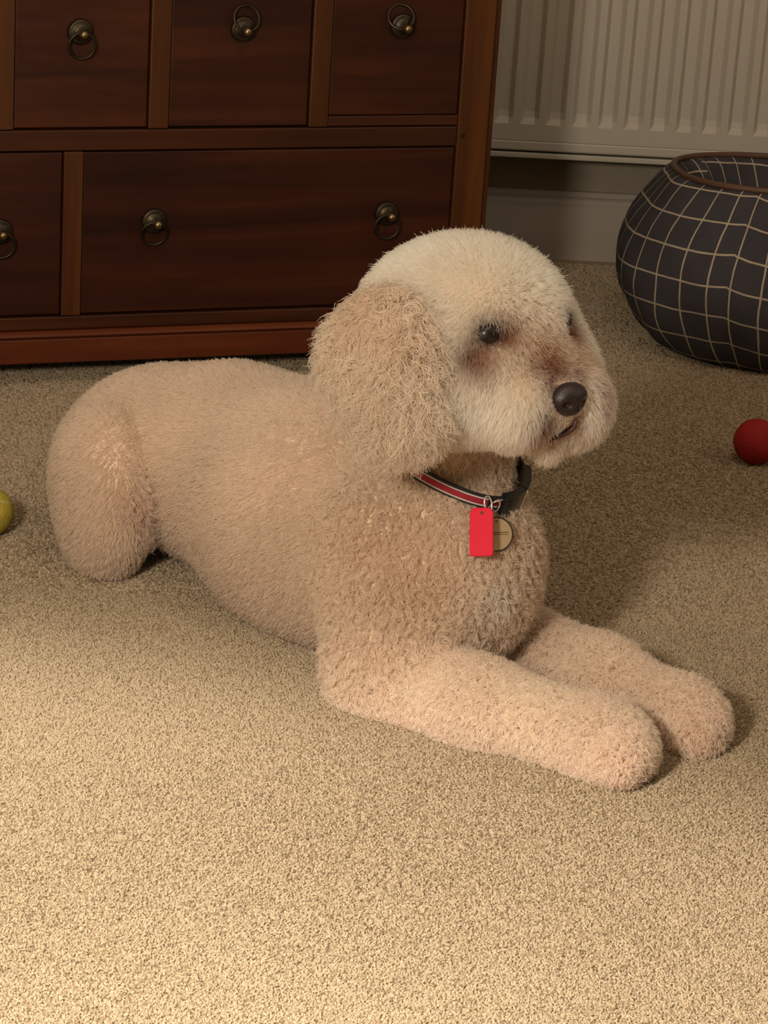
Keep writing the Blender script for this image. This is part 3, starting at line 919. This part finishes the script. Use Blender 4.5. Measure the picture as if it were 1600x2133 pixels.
# ------------------------------------------------------------------ carpet pile (after the dog: none grows inside it)
def carpet_pile():
    rg = np.random.default_rng(3)
    pts, hs, ws = [], [], []
    for y0, y1, sp_, hgt, wd in ((1.50, 2.46, 0.00168, 0.0023, 0.00098), (2.46, 3.90, 0.0029, 0.0024, 0.00175)):
        xl = lambda y: -0.155 * y * 1.05 - 0.10
        n0 = int((y1 - y0) * (0.31 * 0.5 * (y0 + y1) * 1.05 + 0.2) * 1.02 / sp_ ** 2)
        q = np.stack([rg.random(n0), rg.random(n0)], 1)
        y = y0 + (y1 - y0) * q[:, 1]
        x = (q[:, 0] * 2 - 1) * (0.155 * y * 1.05 + 0.08)
        pts.append(np.stack([x, y, np.zeros(n0)], 1)); hs.append(np.full(n0, hgt)); ws.append(np.full(n0, wd))
    n0 = int(2.05 * 2.75 / 0.0039 ** 2)            # coarser tufts to either side of the middle of the floor
    q = np.stack([rg.uniform(-1.0, 1.05, n0), rg.uniform(1.2, 3.95, n0), np.zeros(n0)], 1)
    q = q[(np.abs(q[:, 0]) > 0.155 * q[:, 1] * 1.05 + 0.075) | (q[:, 1] < 1.5)]
    pts.append(q); hs.append(np.full(len(q), 0.0023)); ws.append(np.full(len(q), 0.0022))
    p = np.concatenate(pts); h_ = np.concatenate(hs); w_ = np.concatenate(ws)
    near = (p[:, 0] > -0.40) & (p[:, 0] < 0.42) & (p[:, 1] > 1.98) & (p[:, 1] < 2.9)
    keep = np.ones(len(p), bool)
    ii = np.where(near)[0]
    keep[ii] = sdf(p[ii] + np.array([0, 0, 0.006])) > 0.002
    back = (p - wc) @ dn > 0.02                     # in front of the skirting board
    keep &= back
    p, h_, w_ = p[keep], h_[keep], w_[keep]
    n_ = len(p)
    lean = rg.normal(0, 0.40, (n_, 2)) + 0.15 * np.stack([np.sin(p[:, 0] * 9 + p[:, 1] * 5), np.cos(p[:, 1] * 8 - p[:, 0] * 4)], 1)
    h_ = h_ * rg.uniform(0.75, 1.15, n_)
    out = np.empty((n_, 3, 3))
    for k, s_ in enumerate((0.0, 0.55, 1.0)):
        out[:, k, :2] = p[:, :2] + lean * (h_ * s_ ** 1.6)[:, None]
        out[:, k, 2] = -0.0005 + h_ * s_
    hc = bpy.data.hair_curves.new('carpet_pile')
    hc.add_curves([3] * n_)
    hc.points.foreach_set('position', out.astype(np.float32).ravel())
    ra = hc.attributes.get('radius') or hc.attributes.new('radius', 'FLOAT', 'POINT')
    ra.data.foreach_set('value', (w_[:, None] * np.array([1.0, 1.0, 0.75])).astype(np.float32).ravel())
    t = NT('carpet_yarn')
    hi = t.n('ShaderNodeHairInfo')
    c1 = t.ramp(hi.outputs['Random'], [(0.0, (0.355, 0.275, 0.182)), (0.5, (0.40, 0.315, 0.213)), (1.0, (0.46, 0.365, 0.252))])
    c2 = t.ramp(hi.outputs['Intercept'], [(0.0, (0.85, 0.84, 0.83)), (0.7, (1, 1, 1))])
    mx = t.n('ShaderNodeMix', data_type='RGBA', blend_type='MULTIPLY'); mx.inputs['Factor'].default_value = 1.0
    t.l(c1, mx.inputs['A']); t.l(c2, mx.inputs['B'])
    t.l(mx.outputs['Result'], t.b.inputs['Base Color'])
    t.b.inputs['Roughness'].default_value = 0.9
    t.b.inputs['Specular IOR Level'].default_value = 0.1
    hc.materials.append(t.m)
    o = link(bpy.data.objects.new('carpet_pile', hc))
    return tag(o, 'beige cut pile of the fitted carpet all over the floor', 'carpet', kind='stuff')
carpet_pile()

# eyes, nose, lips
t = NT('dark_wet_eye')
t.b.inputs['Base Color'].default_value = (0.010, 0.005, 0.003, 1)
t.b.inputs['Roughness'].default_value = 0.34
m_eye = t.m
m_nose = plain('dark_leathery_nose', (0.016, 0.008, 0.011), 0.33, spec=0.65, bump=(900, 0.5, 0.001), var=0.3, scale=120)
for q, sz in ((EYE_L, 1.0), (EYE_R, 0.88)):
    bm = bmesh.new()
    bmesh.ops.create_uvsphere(bm, u_segments=28, v_segments=18, radius=1.0)
    for vv in bm.verts:
        c = vv.co.copy()
        vv.co = q - DOG0 - HF * 0.0050 + (HF * c.x * 0.0092 + HS * c.y * 0.0114 + HU * c.z * 0.0092) * sz
    obj('eye', bm, m_eye, dog, smooth=True)
bm = bmesh.new()
bmesh.ops.create_uvsphere(bm, u_segments=40, v_segments=28, radius=1.0)
for vv in bm.verts:
    c = vv.co.copy()                               # local: x forward, y across, z up
    wv = 0.0185 * (1.0 + 0.12 * c.z)
    x, y, z = c.x * 0.013, c.y * wv, c.z * 0.0152
    for s in (-1, 1):                              # nostrils
        dd = math.hypot((c.y - s * 0.48) / 0.26, (c.z + 0.12) / 0.26)
        if c.x > 0.2: x -= 0.0070 * math.exp(-dd * dd * 1.2)
    if c.x > 0: x -= 0.0022 * math.exp(-(c.y / 0.10) ** 2) * max(0, 0.4 - c.z)
    w = NOSE - DOG0 + HF * x + HS * y + HU * z
    vv.co = w
obj('nose', bm, m_nose, dog, smooth=True)
bm = bmesh.new()
add_tube(bm, [q - DOG0 + grad_normal(q[None])[0] * 0.001 for q in LIPS], [0.0012] + [0.0024] * (len(LIPS) - 2) + [0.0010], 8)
obj('lips', bm, plain('dark_lips', (0.07, 0.028, 0.028), 0.5, var=0.25, scale=200), dog, smooth=True)

# ------------------------------------------------------------------ collar with its tags
def collar_pt(th, off=0.0, up=0.0):
    x = (th % (2 * math.pi)) / (2 * math.pi) * 96
    i = int(x) % 96
    r = CRAD[i] * (1 - x % 1) + CRAD[(i + 1) % 96] * (x % 1)
    return CC + (CRA * math.cos(th) + CRB * math.sin(th)) * (r + off) + CN * up
def to_px(w):
    v = w - EYE
    return 800 + f_px * (v @ RGT) / (v @ FWD), 1066.5 - f_px * (v @ UPV) / (v @ FWD)
def theta_at(px):                                  # the near-side angle seen at this column
    best = None
    for k in range(720):
        th = 2 * math.pi * k / 720
        w = collar_pt(th)
        if (w - CC) @ FWD > 0.01: continue
        e = abs(to_px(w)[0] - px)
        if best is None or e < best[0]: best = (e, th)
    return best[1]
collar = empty('dog_collar', tuple(CC))
tag(collar, 'narrow red, white and black striped collar round the dog\'s neck, with two tags', 'collar')
def lc(p): return tuple(np.asarray(p) - CC)
def band(name, u0, u1, o0, o1, m, th0=0.0, th1=2 * math.pi, n=144):
    bm = bmesh.new()
    full = abs(th1 - th0 - 2 * math.pi) < 1e-6
    rows = []
    for k in range(n if full else n + 1):
        th = th0 + (th1 - th0) * k / n
        rows.append([bm.verts.new(lc(collar_pt(th, o, u))) for o, u in ((o0, u0), (o1, u0), (o1, u1), (o0, u1))])
    m_n = len(rows)
    for k in range(m_n if full else m_n - 1):
        a, b = rows[k], rows[(k + 1) % m_n]
        for q in range(4): bm.faces.new((a[q], a[(q + 1) % 4], b[(q + 1) % 4], b[q]))
    if not full:
        bm.faces.new(rows[0][::-1]); bm.faces.new(rows[-1])
    return obj(name, bm, m, collar)
m_black = plain('black_webbing', (0.018, 0.014, 0.018), 0.7, var=0.2, scale=200, bump=(900, 0.4, 0.001))
m_redw = plain('red_webbing', (0.32, 0.012, 0.030), 0.7, var=0.15, scale=200, bump=(900, 0.4, 0.001))
m_whw = plain('white_webbing', (0.62, 0.55, 0.50), 0.7, var=0.1, scale=200)
m_plast = plain('black_plastic', (0.012, 0.013, 0.014), 0.22, var=0.1)
m_steel = plain('bright_steel', (0.85, 0.82, 0.78), 0.35, metal=0.6, var=0.05)
SO = 0.0055
band('strap', -0.0068, 0.0068, SO - 0.0012, SO + 0.0008, m_black)
band('red_stripe', -0.0026, 0.0026, SO + 0.0002, SO + 0.0013, m_redw)
for s in (-1, 1):
    band('white_stripe', s * 0.0037 - 0.00065, s * 0.0037 + 0.00065, SO + 0.0002, SO + 0.0013, m_whw)
tb0, tb1 = theta_at(1036), theta_at(1082)
if abs(tb1 - tb0) > math.pi: tb1 += 2 * math.pi * (1 if tb1 < tb0 else -1)
def frame_at(th):
    o = collar_pt(th, SO)
    tg = norm(collar_pt(th + 0.02) - collar_pt(th - 0.02))
    ou = norm(np.cross(tg, CN))
    if ou @ (o - CC) < 0: ou = -ou
    return o, tg, ou
# side-release buckle: two curved shells with a gap, and prongs' window
tm = tb0 + (tb1 - tb0) * 0.52
band('buckle_socket', -0.0098, 0.0098, SO - 0.002, SO + 0.0062, m_plast, tb0, tm - (tb1 - tb0) * 0.03, 8)
band('buckle_plug', -0.0088, 0.0088, SO - 0.002, SO + 0.0054, m_plast, tm + (tb1 - tb0) * 0.03, tb1 + (tb1 - tb0) * 0.35, 10)
for th, w in ((tm - (tb1 - tb0) * 0.05, 0.0094), (tb1 + (tb1 - tb0) * 0.12, 0.0086)):     # bright slider bars
    bm = bmesh.new()
    add_tube(bm, [lc(collar_pt(th + k * 0.004, SO + 0.0066, -w + 2 * w * k / 8)) for k in range(9)], 0.0007, 8)
    obj('metal_bar', bm, m_steel, collar, smooth=True)
# D-ring and split ring
thd = theta_at(1024)
o, tg, ou = frame_at(thd)
bm = bmesh.new()
add_tube(bm, [lc(o + ou * (0.0028 + 0.0015 * math.sin(a)) + tg * 0.0050 * math.cos(a) + CN * (-0.0035 + 0.0085 * math.sin(a))) for a in np.linspace(0, 2 * math.pi, 29)[:-1]], 0.0008, 8, closed=True)
obj('ring', bm, m_steel, collar, smooth=True)
band('ring_loop', -0.0066, 0.0066, SO + 0.0010, SO + 0.0026, m_black, thd - 0.09, thd - 0.02, 4)

hang = surf(1018, 1056, 0.0125)
bm = bmesh.new()
rc = surf(1017, 1050, 0.0190)
q1 = norm(np.array([0.55, -0.55, 0.25]))
q2 = norm(np.cross(q1, [0, 0, 1]))
q3 = np.cross(q1, q2)
add_tube(bm, [lc(rc + q2 * 0.0046 * math.cos(a) + q3 * 0.0072 * math.sin(a)) for a in np.linspace(0, 2 * math.pi, 27)[:-1]], 0.0008, 8, closed=True)
obj('split_ring', bm, m_steel, collar, smooth=True)
def tag_plate(name, outline, hole, thick, origin, ex, ey, m, label):
    """flat plate with a punched hole, bevelled edge"""
    bm = bmesh.new()
    ez = norm(np.cross(ex, ey))
    N = len(outline)
    hc_, hr = hole
    ring = []
    for k in range(N):                            # hole points face the outline points
        a = math.atan2(outline[k][1] - hc_[1], outline[k][0] - hc_[0])
        ring.append((hc_[0] + hr * math.cos(a), hc_[1] + hr * math.sin(a)))
    def V(p, z): return bm.verts.new(lc(origin + ex * p[0] + ey * p[1] + ez * z))
    layers = []
    for z, sh in ((-thick / 2, 0.96), (-thick / 4, 1.0), (thick / 4, 1.0), (thick / 2, 0.96)):
        cx_ = sum(p[0] for p in outline) / N; cy_ = sum(p[1] for p in outline) / N
        layers.append([V((cx_ + (p[0] - cx_) * sh, cy_ + (p[1] - cy_) * sh), z) for p in outline])
    hb_, ht_ = [V(p, -thick / 2) for p in ring], [V(p, thick / 2) for p in ring]
    seqs = [hb_] + layers + [ht_, hb_]
    for A_, B_ in zip(seqs, seqs[1:]):
        for k in range(N): bm.faces.new((A_[k], A_[(k + 1) % N], B_[(k + 1) % N], B_[k]))
    return tag(obj(name, bm, m, collar), label)
ctr = surf(1003, 1108, 0.0175)
dcam = norm(EYE - ctr)
# red tag turned a little to the left
ez_r = norm(dcam * 0.92 + np.array([-0.30, 0, 0]) + ZUP * 0.05)
ey_r = norm(UPV - 0.02 * RGT); ey_r = norm(ey_r - ez_r * (ez_r @ ey_r)); ex_r = norm(np.cross(ey_r, ez_r))
hw, hh = 0.0110, 0.0218
out_ = []
for x, y, r_, a0 in ((hw, hh, 0.0055, 0), (-hw, hh, 0.0055, 1), (-hw, -hh, 0.0022, 2), (hw, -hh, 0.0022, 3)):
    for k in range(6):
        a = math.pi / 2 * (a0 + k / 5)
        out_.append((x - math.copysign(r_, x) + r_ * math.cos(a), y - math.copysign(r_, y) + r_ * math.sin(a)))
m_rtag = plain('red_enamel', (0.78, 0.010, 0.042), 0.55, spec=0.2, var=0.04)
tag_plate('name_tag', out_, ((0.001, hh - 0.0045), 0.0018), 0.0016, ctr, ex_r, ey_r, m_rtag, 'red rectangular tag')
c2 = surf(1034, 1113, 0.0085)
ez_d = norm(dcam * 0.9 + np.array([0.25, 0, 0]))
ey_d = norm(ZUP - ez_d * (ZUP @ ez_d)); ex_d = norm(np.cross(ey_d, ez_d))
t = NT('pale_gold_disc')
t.b.inputs['Base Color'].default_value = (0.62, 0.46, 0.27, 1)
t.b.inputs['Metallic'].default_value = 0.55
t.b.inputs['Roughness'].default_value = 0.45
rd = 0.0150
tag_plate('round_tag', [(rd * math.cos(2 * math.pi * k / 40), rd * math.sin(2 * math.pi * k / 40)) for k in range(40)], ((0, 0.0118), 0.0014), 0.0014, c2, ex_d, ey_d, t.m, 'round pale gold tag with dark rim')
bm = bmesh.new()
add_tube(bm, [lc(c2 + ex_d * rd * math.cos(a) + ey_d * rd * math.sin(a)) for a in np.linspace(0, 2 * math.pi, 41)[:-1]], 0.0008, 6, closed=True)
obj('tag_rim', bm, m_black, collar, smooth=True)
bm = bmesh.new()                                  # the engraved stroke across the disc
for yy, hgt in ((0.0016, 0.00035), (-0.0002, 0.0003)):
    for k in range(1):
        a = c2 + ez_d * 0.0008 + ey_d * yy
        add_tube(bm, [lc(a + ex_d * x) for x in np.linspace(-0.010, 0.011, 6)], hgt, 6)
obj('engraved_stroke', bm, plain('engraving_brown', (0.10, 0.06, 0.03), 0.6), collar)
